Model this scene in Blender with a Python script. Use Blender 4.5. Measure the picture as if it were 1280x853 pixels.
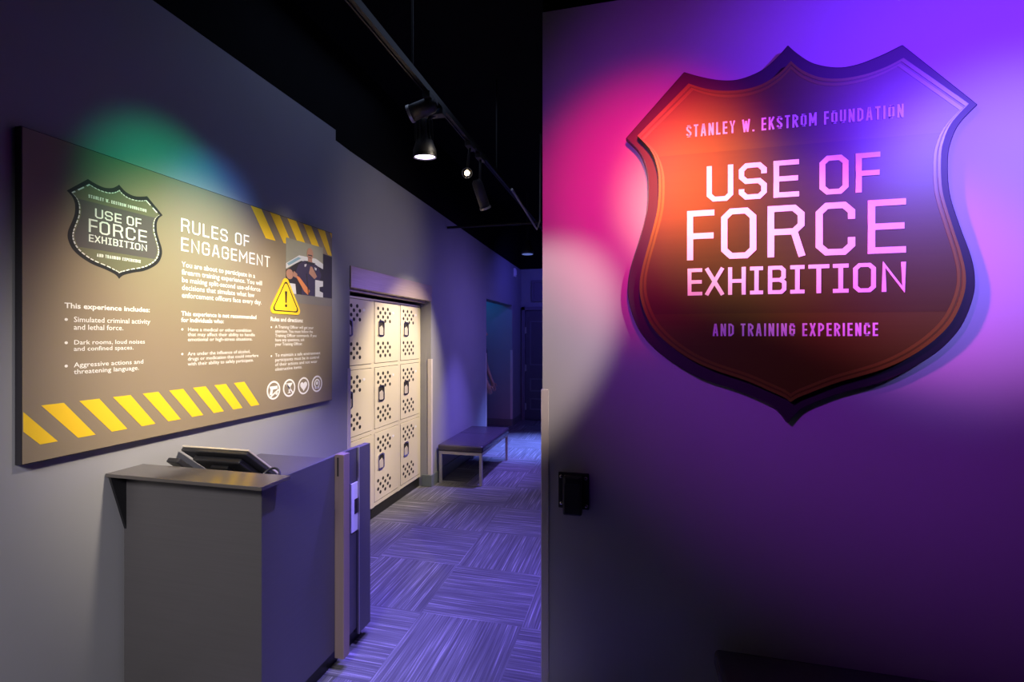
import bpy, bmesh, math, random
from mathutils import Vector, Matrix
random.seed(4)
for o in list(bpy.data.objects):
    bpy.data.objects.remove(o)
SC = bpy.context.scene
COL = SC.collection
PI = math.pi
V = Vector

# ------------------------------------------------------------------ camera
FPX = 605.0
YAW = math.atan(150 / FPX)
cd = bpy.data.cameras.new('camera')
cam = bpy.data.objects.new('camera', cd)
COL.objects.link(cam)
cam.location = (0, 0, 1.6)
cam.rotation_euler = (PI / 2, 0, YAW)
cd.sensor_width = 36.0
cd.lens = 36.0 * FPX / 1280.0
cd.shift_y = -5.5 / 1280.0
cd.clip_start = 0.02
SC.camera = cam

# ------------------------------------------------------------------ view, world
SC.view_settings.view_transform = 'Standard'
SC.view_settings.look = 'None'
SC.view_settings.gamma = 1
SC.view_settings.use_curve_mapping = False
SC.view_settings.exposure = 0.0
W = bpy.data.worlds.new('world')
SC.world = W
W.use_nodes = True
W.node_tree.nodes['Background'].inputs[0].default_value = (0.10, 0.10, 0.16, 1)
W.node_tree.nodes['Background'].inputs[1].default_value = 0.0


# ------------------------------------------------------------------ room lights
def spot(name, loc, target, power, color, angle, blend=0.6, radius=0.05, spec=1.0):
    l = bpy.data.lights.new(name, 'SPOT')
    l.energy = power
    l.color = color
    l.spot_size = math.radians(angle)
    l.spot_blend = blend
    l.shadow_soft_size = radius
    l.specular_factor = spec
    o = bpy.data.objects.new(name, l)
    COL.objects.link(o)
    o.location = loc
    o.rotation_euler = (V(target) - V(loc)).to_track_quat('-Z', 'Y').to_euler()
    return o


def area(name, loc, target, power, color, size, spread=180):
    l = bpy.data.lights.new(name, 'AREA')
    l.energy = power
    l.color = color
    l.size = size
    l.spread = math.radians(spread)
    o = bpy.data.objects.new(name, l)
    COL.objects.link(o)
    o.location = loc
    o.rotation_euler = (V(target) - V(loc)).to_track_quat('-Z', 'Y').to_euler()
    return o


# shield wall
spot('red_spotlight', (0.15, 0.10, 2.98), (0.06, 2.17, 2.22), 290, (1.0, 0.0, 0.085), 32, 1.0, 0.08)
spot('amber_fill', (0.30, -0.35, 2.98), (0.24, 2.17, 2.26), 380, (1.0, 0.15, 0.006), 16, 1.0, 0.08)  # added for the orange sheen on the shield's left half, no known fixture
spot('blue_spotlight', (1.75, 0.45, 2.98), (1.30, 2.17, 2.62), 420, (0.12, 0.018, 1.0), 62, 1.0, 0.08)
spot('pale_blue_fill', (1.95, 0.25, 2.98), (1.36, 2.17, 2.06), 300, (0.32, 0.27, 1.0), 34, 1.0, 0.08)  # extra lamp added to pale the core of the blue pool
spot('pink_spotlight', (-1.5, 0.2, 2.95), (0.41, 2.17, 2.06), 680, (1.0, 0.60, 0.48), 16.5, 1.0, 0.08)
spot('magenta_spotlight', (-1.7, 0.2, 2.95), (0.93, 2.17, 1.88), 850, (1.0, 0.07, 0.72), 15.5, 1.0, 0.08)
spot('purple_spotlight', (-1.6, -1.2, 2.95), (0.92, 2.17, 2.03), 320, (0.43, 0.05, 1.0), 44, 1.0, 0.10)
spot('pale_spotlight', (0.94, 0.69, 2.95), (-0.56, 2.17, 1.54), 230, (1.0, 0.82, 0.72), 22, 0.6, 0.04)
# rules sign and desk
spot('sign_spotlight', (-0.40, 1.70, 2.95), (-2.05, 1.98, 1.55), 560, (1.0, 0.86, 0.66), 45, 1.0, 0.10)
spot('sign_end_fill', (-0.40, 2.60, 2.95), (-2.05, 2.68, 1.78), 260, (1.0, 0.88, 0.70), 33, 1.0, 0.10)  # added only to brighten the far end of the sign
spot('green_spotlight', (-0.65, 1.55, 3.0), (-2.08, 1.80, 2.16), 75, (0.01, 1.0, 0.42), 33, 1.0, 0.05)
spot('azure_spotlight', (-0.80, 2.05, 3.0), (-2.08, 2.04, 2.18), 60, (0.10, 0.30, 1.0), 30, 1.0, 0.05)
spot('house_fill', (-0.95, -0.9, 2.6), (-1.85, 1.25, 0.50), 320, (1.0, 0.95, 0.96), 56, 1.0, 0.35)  # added soft fill for the left wall and desk front
spot('desk_spotlight', (-0.42, 1.95, 2.95), (-1.386, 2.0, 0.15), 430, (0.29, 0.24, 1.0), 34, 1.0, 0.05)
# lockers, corridor
spot('locker_spotlight', (-0.62, 4.25, 2.80), (-2.2, 4.28, 1.12), 420, (1.0, 0.83, 0.58), 50, 0.8, 0.04)
spot('wall_fill', (-0.50, 3.9, 2.2), (-2.08, 3.9, 2.40), 24, (1.0, 0.84, 0.72), 70, 1.0, 0.05)  # added dim fill for the wall above the lockers, no fixture there
area('hall_lamp', (-0.52, 5.85, 2.2), (-2.08, 5.75, 0.9), 15, (0.29, 0.19, 1.0), 0.6, 150)
spot('far_spotlight', (-1.0, 7.0, 2.85), (-1.35, 6.9, 0.0), 1700, (0.17, 0.24, 1.0), 44, 1.0, 0.05)
area('far_fill', (-1.0, 7.6, 2.9), (-1.7, 9.0, 1.0), 11, (0.12, 0.10, 1.0), 0.4)  # added blue fill that lifts the corridor end
spot('bench_spotlight', (-1.05, 5.5, 2.9), (-1.65, 5.5, 0.4), 560, (0.24, 0.17, 1.0), 44, 1.0, 0.05)
spot('teal_spotlight', (-2.9, 7.7, 2.5), (-2.30, 8.4, 1.9), 13, (0.03, 0.30, 1.0), 90, 1.0, 0.05)
area('hall_fill', (-1.2, 3.0, 3.6), (-1.35, 3.0, 0), 4, (0.5, 0.62, 1.0), 1.6)  # added ambient fill below the ceiling, not a fixture


# ------------------------------------------------------------------ materials
def srgb(r, g, b):
    def f(c):
        c /= 255.0
        return c / 12.92 if c <= 0.04045 else ((c + 0.055) / 1.055) ** 2.4
    return (f(r), f(g), f(b), 1)


def mat(name, col, rough=0.6, metal=0.0, spec=0.5, emit=0.0, emit_col=None, vary=0.0, scale=(8, 8, 8), bump=0.0, coat=0.0):
    m = bpy.data.materials.new(name)
    m.use_nodes = True
    nt = m.node_tree
    b = nt.nodes['Principled BSDF']
    if len(col) == 3:
        col = (*col, 1)
    b.inputs['Base Color'].default_value = col
    b.inputs['Roughness'].default_value = rough
    b.inputs['Metallic'].default_value = metal
    b.inputs['Specular IOR Level'].default_value = spec
    if coat:
        b.inputs['Coat Weight'].default_value = coat
        b.inputs['Coat Roughness'].default_value = 0.25
    if emit:
        b.inputs['Emission Color'].default_value = emit_col or col
        b.inputs['Emission Strength'].default_value = emit
    tc = nt.nodes.new('ShaderNodeTexCoord')
    mp = nt.nodes.new('ShaderNodeMapping')
    mp.inputs['Scale'].default_value = scale
    nz = nt.nodes.new('ShaderNodeTexNoise')
    nz.inputs['Scale'].default_value = 1.0
    nz.inputs['Detail'].default_value = 5
    nt.links.new(tc.outputs['Object'], mp.inputs[0])
    nt.links.new(mp.outputs[0], nz.inputs['Vector'])
    if vary:
        mx = nt.nodes.new('ShaderNodeMix')
        mx.data_type = 'RGBA'
        mx.inputs[6].default_value = tuple(c * (1 - vary) for c in col[:3]) + (1,)
        mx.inputs[7].default_value = tuple(min(1, c * (1 + vary)) for c in col[:3]) + (1,)
        nt.links.new(nz.outputs[0], mx.inputs[0])
        nt.links.new(mx.outputs[2], b.inputs['Base Color'])
    if bump:
        bp = nt.nodes.new('ShaderNodeBump')
        bp.inputs['Strength'].default_value = bump
        bp.inputs['Distance'].default_value = 0.002
        nt.links.new(nz.outputs[0], bp.inputs['Height'])
        nt.links.new(bp.outputs[0], b.inputs['Normal'])
    return m


def carpet_mat():
    m = bpy.data.materials.new('carpet_tiles')
    m.use_nodes = True
    nt = m.node_tree
    N, L = nt.nodes.new, nt.links.new
    b = nt.nodes['Principled BSDF']
    b.inputs['Roughness'].default_value = 0.95
    b.inputs['Specular IOR Level'].default_value = 0.15
    tc = N('ShaderNodeTexCoord')
    off = N('ShaderNodeMapping')
    off.inputs['Location'].default_value = (1.185 + 0.595 * 20, -2.60 + 0.595 * 20, 0.3)
    L(tc.outputs['Object'], off.inputs[0])
    ck = N('ShaderNodeTexChecker')
    ck.inputs['Scale'].default_value = 1 / 0.595
    ck.inputs['Color1'].default_value = (1, 1, 1, 1)
    ck.inputs['Color2'].default_value = (0, 0, 0, 1)
    L(off.outputs[0], ck.inputs['Vector'])

    def streak(sx, sy):
        mp = N('ShaderNodeMapping')
        mp.inputs['Scale'].default_value = (sx, sy, 1)
        L(off.outputs[0], mp.inputs[0])
        nz = N('ShaderNodeTexNoise')
        nz.inputs['Scale'].default_value = 1.0
        nz.inputs['Detail'].default_value = 3
        nz.inputs['Roughness'].default_value = 0.55
        L(mp.outputs[0], nz.inputs['Vector'])
        return nz
    a, c = streak(2.2, 110), streak(110, 2.2)
    mx = N('ShaderNodeMix')
    mx.data_type = 'FLOAT'
    L(ck.outputs['Fac'], mx.inputs[0])
    L(a.outputs[0], mx.inputs[2])
    L(c.outputs[0], mx.inputs[3])
    fine = N('ShaderNodeTexNoise')
    fine.inputs['Scale'].default_value = 260
    L(tc.outputs['Object'], fine.inputs['Vector'])
    ad = N('ShaderNodeMath')
    ad.operation = 'MULTIPLY_ADD'
    ad.inputs[1].default_value = 0.16
    L(fine.outputs[0], ad.inputs[0])
    L(mx.outputs[0], ad.inputs[2])
    cr = N('ShaderNodeValToRGB')
    e = cr.color_ramp.elements
    e[0].position, e[0].color = 0.44, (0.095, 0.092, 0.098, 1)
    e[1].position, e[1].color = 0.84, (0.42, 0.41, 0.43, 1)
    k = cr.color_ramp.elements.new(0.66)
    k.color = (0.165, 0.16, 0.17, 1)
    L(ad.outputs[0], cr.inputs[0])
    L(cr.outputs[0], b.inputs['Base Color'])
    bp = N('ShaderNodeBump')
    bp.inputs['Strength'].default_value = 0.4
    bp.inputs['Distance'].default_value = 0.003
    L(ad.outputs[0], bp.inputs['Height'])
    L(bp.outputs[0], b.inputs['Normal'])
    return m


M = {
    'wall': mat('grey_wall_paint', (0.30, 0.30, 0.325), 0.55, spec=0.3, vary=0.06, scale=(3, 3, 3), bump=0.03),
    'wall_right': mat('pale_wall_paint', (0.46, 0.45, 0.47), 0.55, spec=0.3, vary=0.05, scale=(3, 3, 3), bump=0.03),
    'black': mat('black_ceiling_paint', (0.004, 0.004, 0.005), 0.9, spec=0.1, vary=0.3),
    'carpet': carpet_mat(),
    'base': mat('green_grey_vinyl', (0.16, 0.19, 0.19), 0.45, vary=0.1),
    'guard': mat('pale_guard_plastic', (0.62, 0.56, 0.54), 0.4, vary=0.04),
    'sign': mat('sign_panel_print', (0.26, 0.205, 0.135), 0.40, spec=0.5, vary=0.05, scale=(2, 2, 2)),
    'sign_edge': mat('sign_panel_edge', (0.015, 0.013, 0.018), 0.5, vary=0.2),
    'yellow': mat('hazard_yellow', (0.90, 0.58, 0.02), 0.45, vary=0.03),
    'white': mat('white_vinyl', (0.88, 0.86, 0.82), 0.45, vary=0.02),
    'olive': mat('olive_print', (0.16, 0.15, 0.09), 0.45, vary=0.05),
    'band': mat('dark_band_print', (0.10, 0.085, 0.085), 0.45, vary=0.05),
    'ink': mat('black_ink', (0.010, 0.010, 0.012), 0.5, vary=0.2),
    'shield': mat('shield_gold', (0.085, 0.088, 0.002), 0.40, spec=0.6, vary=0.10, scale=(2, 2, 60)),
    'shield_band': mat('shield_gold_dark', (0.062, 0.062, 0.002), 0.40, spec=0.6, vary=0.10, scale=(2, 2, 60)),
    'rim': mat('shield_rim_gold', (0.16, 0.15, 0.01), 0.35, spec=0.6, vary=0.1),
    'plate': mat('shield_back_plate', (0.030, 0.020, 0.028), 0.5, vary=0.15),
    'desk': mat('desk_laminate', (0.085, 0.080, 0.084), 0.38, spec=0.5, vary=0.12, scale=(3, 3, 140), bump=0.02),
    'desk_side': mat('desk_laminate_side', (0.085, 0.080, 0.090), 0.42, spec=0.5, vary=0.10, scale=(3, 3, 140), bump=0.02),
    'ledge': mat('ledge_laminate', (0.085, 0.074, 0.068), 0.16, spec=0.9, vary=0.08, scale=(60, 4, 4)),
    'copper': mat('brushed_bronze_metal', (0.34, 0.25, 0.21), 0.38, 0.35, vary=0.18, scale=(160, 160, 1.5)),
    'steel': mat('brushed_steel', (0.40, 0.31, 0.27), 0.34, 0.35, vary=0.18, scale=(4, 4, 120)),
    'chrome': mat('chrome', (0.75, 0.73, 0.70), 0.18, 1.0, vary=0.05),
    'lever': mat('latch_lever_metal', (0.72, 0.64, 0.56), 0.3, 0.25, vary=0.05),
    'dark_metal': mat('dark_metal', (0.03, 0.03, 0.034), 0.4, 0.6, vary=0.2),
    'fixture': mat('fixture_black_metal', (0.035, 0.033, 0.036), 0.45, 0.3, vary=0.2),
    'rail': mat('rail_grey_metal', (0.014, 0.013, 0.013), 0.4, 0.5, vary=0.15),
    'locker': mat('cream_locker_enamel', (0.70, 0.63, 0.49), 0.38, vary=0.03, scale=(4, 4, 4)),
    'hole': mat('vent_shadow', (0.020, 0.016, 0.013), 0.7, vary=0.2),
    'plinth': mat('black_plinth', (0.012, 0.012, 0.012), 0.4, vary=0.2),
    'leather': mat('black_leather', (0.055, 0.045, 0.065), 0.26, spec=0.6, vary=0.15, scale=(40, 40, 40), bump=0.15),
    'tube': mat('satin_nickel_tube', (0.50, 0.48, 0.46), 0.38, 0.6, vary=0.06),
    'plastic': mat('dark_plastic', (0.022, 0.022, 0.026), 0.35, vary=0.15),
    'bezel': mat('silver_bezel', (0.62, 0.56, 0.48), 0.35, 0.3, vary=0.05),
    'screen': mat('dark_glass_screen', (0.010, 0.011, 0.016), 0.08, vary=0.1),
    'latch': mat('pale_latch_plate', (0.80, 0.78, 0.80), 0.35, vary=0.03),
    'door': mat('dark_door_paint', (0.10, 0.09, 0.12), 0.45, vary=0.06),
    'door_frame': mat('door_frame_paint', (0.16, 0.14, 0.19), 0.45, vary=0.06),
    'skin': mat('skin', (0.50, 0.28, 0.20), 0.5, vary=0.08, scale=(20, 20, 20)),
    'shirt': mat('dark_shirt_cloth', (0.018, 0.022, 0.040), 0.8, vary=0.2, scale=(50, 50, 50)),
    'trousers': mat('dark_trouser_cloth', (0.014, 0.016, 0.026), 0.85, vary=0.2, scale=(50, 50, 50)),
    'shoe': mat('black_shoe_leather', (0.01, 0.01, 0.012), 0.4, vary=0.2),
    'hair': mat('dark_hair', (0.014, 0.010, 0.008), 0.6, vary=0.3, scale=(60, 60, 60)),
    'lens_violet': mat('lit_violet_lens', (0.9, 0.85, 1.0), 0.3, emit=7.0, emit_col=(0.75, 0.62, 1.0, 1)),
    'lens_warm': mat('lit_warm_lens', (1.0, 0.85, 0.6), 0.3, emit=30.0, emit_col=(1.0, 0.78, 0.48, 1)),
    'lens_blue': mat('lit_blue_lens', (0.3, 0.4, 0.9), 0.3, emit=0.35, emit_col=(0.25, 0.35, 0.9, 1)),
    'led_blue': mat('lit_blue_led', (0.1, 0.3, 1.0), 0.3, emit=0.9, emit_col=(0.15, 0.35, 1.0, 1)),
    'ph_sky': mat('print_grey_green', (0.30, 0.29, 0.22), 0.45, vary=0.08),
    'ph_dark': mat('print_charcoal', (0.035, 0.032, 0.034), 0.45, vary=0.1),
    'ph_car': mat('print_car_white', (0.62, 0.62, 0.64), 0.45, vary=0.04),
    'ph_glass': mat('print_window_blue', (0.22, 0.36, 0.44), 0.45, vary=0.08),
    'ph_skin': mat('print_skin', (0.42, 0.22, 0.15), 0.45, vary=0.08),
    'ph_orange': mat('print_orange_skin', (0.72, 0.25, 0.09), 0.45, vary=0.08),
    'ph_navy': mat('print_navy', (0.055, 0.045, 0.085), 0.45, vary=0.15),
    'ph_road': mat('print_road', (0.22, 0.20, 0.17), 0.45, vary=0.05),
}


# ------------------------------------------------------------------ mesh helpers
def obj(name, bm, m, parent=None, smooth=False, bevel=0.0):
    me = bpy.data.meshes.new(name)
    bmesh.ops.recalc_face_normals(bm, faces=bm.faces)
    bm.to_mesh(me)
    bm.free()
    mats = m if isinstance(m, (list, tuple)) else [m]
    for k in mats:
        me.materials.append(M[k])
    if smooth:
        for p in me.polygons:
            p.use_smooth = True
    o = bpy.data.objects.new(name, me)
    COL.objects.link(o)
    if parent:
        o.parent = parent
        o.matrix_parent_inverse = parent_matrix(parent).inverted()
    if bevel:
        b = o.modifiers.new('bevel', 'BEVEL')
        b.width = bevel
        b.segments = 2
        b.limit_method = 'ANGLE'
    return o


def parent_matrix(p):
    m = Matrix.LocRotScale(p.location, p.rotation_euler, p.scale)
    if p.parent:
        m = parent_matrix(p.parent) @ p.matrix_parent_inverse @ m
    return m


def tag(o, label=None, cat=None, group=None, kind=None):
    if label:
        o['label'] = label
    if cat:
        o['category'] = cat
    if group:
        o['group'] = group
    if kind:
        o['kind'] = kind
    return o


def thing(name, label, cat, loc=(0, 0, 0), group=None):
    o = bpy.data.objects.new(name, None)
    o.empty_display_size = 0.1
    COL.objects.link(o)
    o.location = loc
    return tag(o, label, cat, group)


def box(bm, x0, x1, y0, y1, z0, z1, mi=0, mtx=None):
    vs = [bm.verts.new(V((x, y, z))) for x in (x0, x1) for y in (y0, y1) for z in (z0, z1)]
    if mtx:
        for v in vs:
            v.co = mtx @ v.co
    for f in ((0, 1, 3, 2), (4, 6, 7, 5), (0, 4, 5, 1), (2, 3, 7, 6), (0, 2, 6, 4), (1, 5, 7, 3)):
        bm.faces.new([vs[i] for i in f]).material_index = mi
    return bm


def new():
    return bmesh.new()


def bx(*a, **k):
    return box(new(), *a, **k)


def lathe(bm, prof, mtx=None, n=24, mi=0, cap=True):
    """prof: list of (radius, z)"""
    rings = []
    for r, z in prof:
        rings.append([bm.verts.new((mtx or Matrix()) @ V((r * math.cos(2 * PI * i / n), r * math.sin(2 * PI * i / n), z))) for i in range(n)])
    for a, b in zip(rings, rings[1:]):
        for i in range(n):
            bm.faces.new((a[i], a[(i + 1) % n], b[(i + 1) % n], b[i])).material_index = mi
    if cap:
        bm.faces.new(list(reversed(rings[0]))).material_index = mi
        bm.faces.new(rings[-1]).material_index = mi
    return bm


def tube(bm, pts, r, n=10, mi=0):
    pts = [V(p) for p in pts]
    rings = []
    for i, p in enumerate(pts):
        d = (pts[min(i + 1, len(pts) - 1)] - pts[max(i - 1, 0)]).normalized()
        q = d.to_track_quat('Z', 'Y')
        rings.append([bm.verts.new(p + q @ V((r * math.cos(2 * PI * k / n), r * math.sin(2 * PI * k / n), 0))) for k in range(n)])
    for a, b in zip(rings, rings[1:]):
        for k in range(n):
            bm.faces.new((a[k], a[(k + 1) % n], b[(k + 1) % n], b[k])).material_index = mi
    bm.faces.new(list(reversed(rings[0]))).material_index = mi
    bm.faces.new(rings[-1]).material_index = mi
    return bm


def prism(bm, pts, d0, d1, F, mi=0):
    """polygon pts (s,z) extruded between depths d0..d1 through frame function F(s,z,d)"""
    a = [bm.verts.new(F(s, z, d0)) for s, z in pts]
    b = [bm.verts.new(F(s, z, d1)) for s, z in pts]
    n = len(pts)
    bm.faces.new(a).material_index = mi
    bm.faces.new(b).material_index = mi
    for i in range(n):
        bm.faces.new((a[i], a[(i + 1) % n], b[(i + 1) % n], b[i])).material_index = mi
    return bm


def strip(bm, A, B, d0, d1, F, mi=0):
    """closed ring between outline A and outline B (same count), from d0 to d1"""
    n = len(A)
    q = [[bm.verts.new(F(s, z, d)) for s, z in P] for P, d in ((A, d0), (A, d1), (B, d1), (B, d0))]
    for i in range(n):
        j = (i + 1) % n
        for k in range(4):
            a, b = q[k], q[(k + 1) % 4]
            bm.faces.new((a[i], a[j], b[j], b[i])).material_index = mi
    return bm


def stroke(bm, pts, th, d0, d1, F, closed=False, mi=0):
    """mitred thick polyline of width th"""
    P = [V((p[0], p[1])) for p in pts]
    n = len(P)
    if not closed:
        P[0] = P[0] - (P[1] - P[0]).normalized() * th / 2
        P[-1] = P[-1] + (P[-1] - P[-2]).normalized() * th / 2
    Ls, Rs = [], []
    for i in range(n):
        if closed or 0 < i < n - 1:
            a = (P[i] - P[i - 1]).normalized()
            b = (P[(i + 1) % n] - P[i]).normalized()
        else:
            a = b = (P[1] - P[0]).normalized() if i == 0 else (P[-1] - P[-2]).normalized()
        na, nb = V((-a.y, a.x)), V((-b.y, b.x))
        m = (na + nb)
        m = m / max(m.dot(na), 0.35) if m.length > 1e-6 else na
        Ls.append(P[i] + m * th / 2)
        Rs.append(P[i] - m * th / 2)
    rings = [[bm.verts.new(F(p.x, p.y, d)) for p in S] for S, d in ((Ls, d0), (Ls, d1), (Rs, d1), (Rs, d0))]
    rng = range(n) if closed else range(n - 1)
    for i in rng:
        j = (i + 1) % n
        for k in range(4):
            a, b = rings[k], rings[(k + 1) % 4]
            bm.faces.new((a[i], a[j], b[j], b[i])).material_index = mi
    if not closed:
        for i in (0, n - 1):
            bm.faces.new([rings[k][i] for k in range(4)]).material_index = mi
    return bm


# chamfered stroke lettering: centre lines inside a W x H box
def glyph(ch, W, H, c):
    m = H / 2
    O = [(0, c), (0, H - c), (c, H), (W - c, H), (W, H - c), (W, c), (W - c, 0), (c, 0)]
    G = {
        'U': [[(0, H), (0, c), (c, 0), (W - c, 0), (W, c), (W, H)]],
        'S': [[(W, H * .80), (W, H - c), (W - c, H), (c, H), (0, H - c), (0, m + c), (c, m), (W - c, m), (W, m - c), (W, c), (W - c, 0), (c, 0), (0, c), (0, H * .18)]],
        'E': [[(W, H), (0, H), (0, 0), (W, 0)], [(0, m), (W * .95, m)]],
        'F': [[(W, H), (0, H), (0, 0)], [(0, H * .48), (W * .96, H * .48)]],
        'R': [[(0, 0), (0, H)], [(0, H), (W - c, H), (W, H - c), (W, m + c * .9), (W - c, m - c * .1), (0, m - c * .1)], [(W - c, m - c * .1), (W, 0)]],
        'C': [[(W, H * .76), (W, H - c), (W - c, H), (c, H), (0, H - c), (0, c), (c, 0), (W - c, 0), (W, c), (W, H * .24)]],
        'X': [[(0, 0), (W, H)], [(0, H), (W, 0)]],
        'H': [[(0, 0), (0, H)], [(W, 0), (W, H)], [(0, m), (W, m)]],
        'I': [[(0, 0), (W, 0)], [(0, H), (W, H)], [(W / 2, 0), (W / 2, H)]],
        'B': [[(0, 0), (0, H)], [(0, H), (W - c * .9, H), (W * .96, H - c * .8), (W * .96, m + c * .8), (W - c, m)], [(0, 0), (W - c * .8, 0), (W, c * .8), (W, m - c * .8), (W - c * .8, m), (0, m)]],
        'T': [[(0, H), (W, H)], [(W / 2, H), (W / 2, 0)]],
        'N': [[(0, 0), (0, H), (W, 0), (W, H)]],
        'L': [[(0, H), (0, 0), (W, 0)]],
        'G': [[(W, H * .78), (W, H - c), (W - c, H), (c, H), (0, H - c), (0, c), (c, 0), (W - c, 0), (W, c), (W, m), (W * .55, m)]],
        'A': [[(0, 0), (W * .40, H), (W * .60, H), (W, 0)], [(W * .16, H * .27), (W * .84, H * .27)]],
        'Y': [[(0, H), (W / 2, H * .45), (W, H)], [(W / 2, H * .45), (W / 2, 0)]],
        'W': [[(0, H), (W * .25, 0)], [(W * .25, 0), (W * .5, H * .85)], [(W * .5, H * .85), (W * .75, 0)], [(W * .75, 0), (W, H)]],
        'K': [[(0, 0), (0, H)], [(W, H), (0, H * .36)], [(W * .35, H * .58), (W, 0)]],
        'D': [[(0, 0), (0, H)], [(0, H), (W - c, H), (W, H - c), (W, c), (W - c, 0), (0, 0)]],
        'P': [[(0, 0), (0, H)], [(0, H), (W - c, H), (W, H - c), (W, m * .85 + c), (W - c, m * .85), (0, m * .85)]],
        'n': [[(0, 0), (0, H)], [(W * .12, H * .93), (W * .88, H * .07)], [(W, 0), (W, H)]],
        'm': [[(0, 0), (0, H)], [(W * .08, H * .95), (W / 2, H * .25)], [(W * .92, H * .95), (W / 2, H * .25)], [(W, 0), (W, H)]],
        'i': [[(W / 2, 0), (W / 2, H)]],
        '.': [[(W / 2 - .0001, 0), (W / 2 + .0001, 0)]],
        'M': [[(0, 0), (0, H), (W / 2, H * .35), (W, H), (W, 0)]],
    }
    if ch == 'O':
        return [(O, True)]
    return [(p, False) for p in G[ch]]


def letters(bm, word, spans, s0, s1, z0, z1, th, d0, d1_, F, cf=0.14):
    """spans: (start, end) fractions of s0..s1 per letter"""
    for ch, (a, b) in zip(word, spans):
        x0 = s0 + a * (s1 - s0) + th / 2
        W = (b - a) * (s1 - s0) - th
        H = z1 - z0 - th
        for gi, (pts, closed) in enumerate(glyph(ch, W, H, H * cf)):
            d1 = d1_ + gi * 0.0003
            stroke(bm, [(x0 + p[0], z0 + th / 2 + p[1]) for p in pts], th, d0, d1, F, closed)
    return bm


def auto_spans(word, gap=0.24, space=0.55, widths=None):
    wd = widths or {'I': .55, 'M': .88, 'L': .56, 'E': .60, 'F': .58, 'T': .66, ' ': space}
    out, x = [], 0
    for ch in word:
        w = wd.get(ch, .68)
        if ch != ' ':
            out.append((x, x + w))
            x += w + gap
        else:
            x += w - gap + gap
    tot = out[-1][1]
    return [(a / tot, b / tot) for a, b in out]


def text_mesh(bm, body, s0, s1, z0, z1, d, F, bold=0.0, lead=1.0, ext=0.0006):
    """plain sans text fitted into the box s0..s1, z0..z1 on depth d"""
    cu = bpy.data.curves.new('lettering', 'FONT')
    cu.body = body
    cu.size = 1
    cu.offset = bold
    cu.space_line = lead
    cu.resolution_u = 2
    o = bpy.data.objects.new('lettering', cu)
    COL.objects.link(o)
    dg = bpy.context.evaluated_depsgraph_get()
    me = bpy.data.meshes.new_from_object(o.evaluated_get(dg))
    bpy.data.objects.remove(o)
    xs = [v.co.x for v in me.vertices]
    ys = [v.co.y for v in me.vertices]
    ax, bx_, ay, by = min(xs), max(xs), min(ys), max(ys)
    vs = [bm.verts.new(F(s0 + (v.co.x - ax) / (bx_ - ax) * (s1 - s0), z0 + (v.co.y - ay) / (by - ay) * (z1 - z0), d)) for v in me.vertices]
    for p in me.polygons:
        try:
            bm.faces.new([vs[i] for i in p.vertices])
        except ValueError:
            pass
    bpy.data.meshes.remove(me)
    return bm


XL, YR = -2.08, 2.17          # left wall plane, shield wall plane


def FL(s, z, d):              # frame on the left wall: s = along, d = out into the room
    return V((XL + d, s, z))


def FR(s, z, d):              # frame on the shield wall
    return V((s, YR - d, z))


# ------------------------------------------------------------------ room shell
def struct(name, bm, m, **k):
    return tag(obj(name, bm, m, **k), kind='structure')


TOPN, TOPF = 3.10, 3.02
struct('floor', bx(-4.2, 3.2, -1.6, 9.4, -0.1, 0.0), 'carpet')
struct('ceiling', bx(-4.2, 3.2, -1.6, 9.4, 3.75, 3.85), 'black')
# left wall with the locker recess (Y 3.27-4.80) and the side opening (Y 6.82-8.40)
bm = new()
prism(bm, [(-1.6, 0), (3.09, 0), (3.09, 3.095), (-1.6, 3.13)], -0.18, 0, FL)
prism(bm, [(3.09, 0), (3.27, 0), (3.27, 3.01), (3.09, 3.02)], -0.18, 0, FL)
prism(bm, [(3.27, 2.0), (4.80, 2.0), (4.80, 2.98), (3.27, 3.01)], -0.18, 0, FL)
prism(bm, [(4.80, 0), (6.82, 0), (6.82, 2.93), (4.80, 2.98)], -0.18, 0, FL)
prism(bm, [(6.82, 2.16), (8.40, 2.16), (8.40, 2.90), (6.82, 2.93)], -0.18, 0, FL)
prism(bm, [(8.40, 0), (9.12, 0), (9.12, 2.89), (8.40, 2.90)], -0.18, 0, FL)
struct('wall_left', bm, 'wall')
struct('wall_left_upper', bx(XL - 0.20, XL - 0.02, -1.6, 9.12, 2.885, 3.75), 'black')
bm = bx(XL - 0.75, XL - 0.68, 3.19, 4.88, 0, 2.2)
box(bm, XL - 0.68, XL - 0.18, 3.19, 3.27, 0, 2.2)
box(bm, XL - 0.68, XL - 0.18, 4.80, 4.88, 0, 2.2)
box(bm, XL - 0.68, XL - 0.18, 3.19, 4.88, 2.0, 2.2)
struct('wall_locker_recess', bm, 'wall')
bm = bx(XL - 1.9, XL - 0.18, 8.40, 8.52, 0, 2.75)
box(bm, XL - 1.9, XL - 0.18, 6.70, 6.82, 0, 2.75)
box(bm, XL - 2.0, XL - 1.9, 6.70, 8.52, 0, 2.75)
box(bm, XL - 2.0, XL - 0.18, 6.70, 8.52, 2.75, 2.85)
struct('wall_side_passage', bm, 'wall')
struct('wall_far', bx(XL - 0.2, -0.20, 9.12, 9.25, 0, 2.9), 'wall')
struct('wall_far_upper', bx(XL - 0.2, -0.20, 9.14, 9.25, 2.9, 3.75), 'black')
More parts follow.
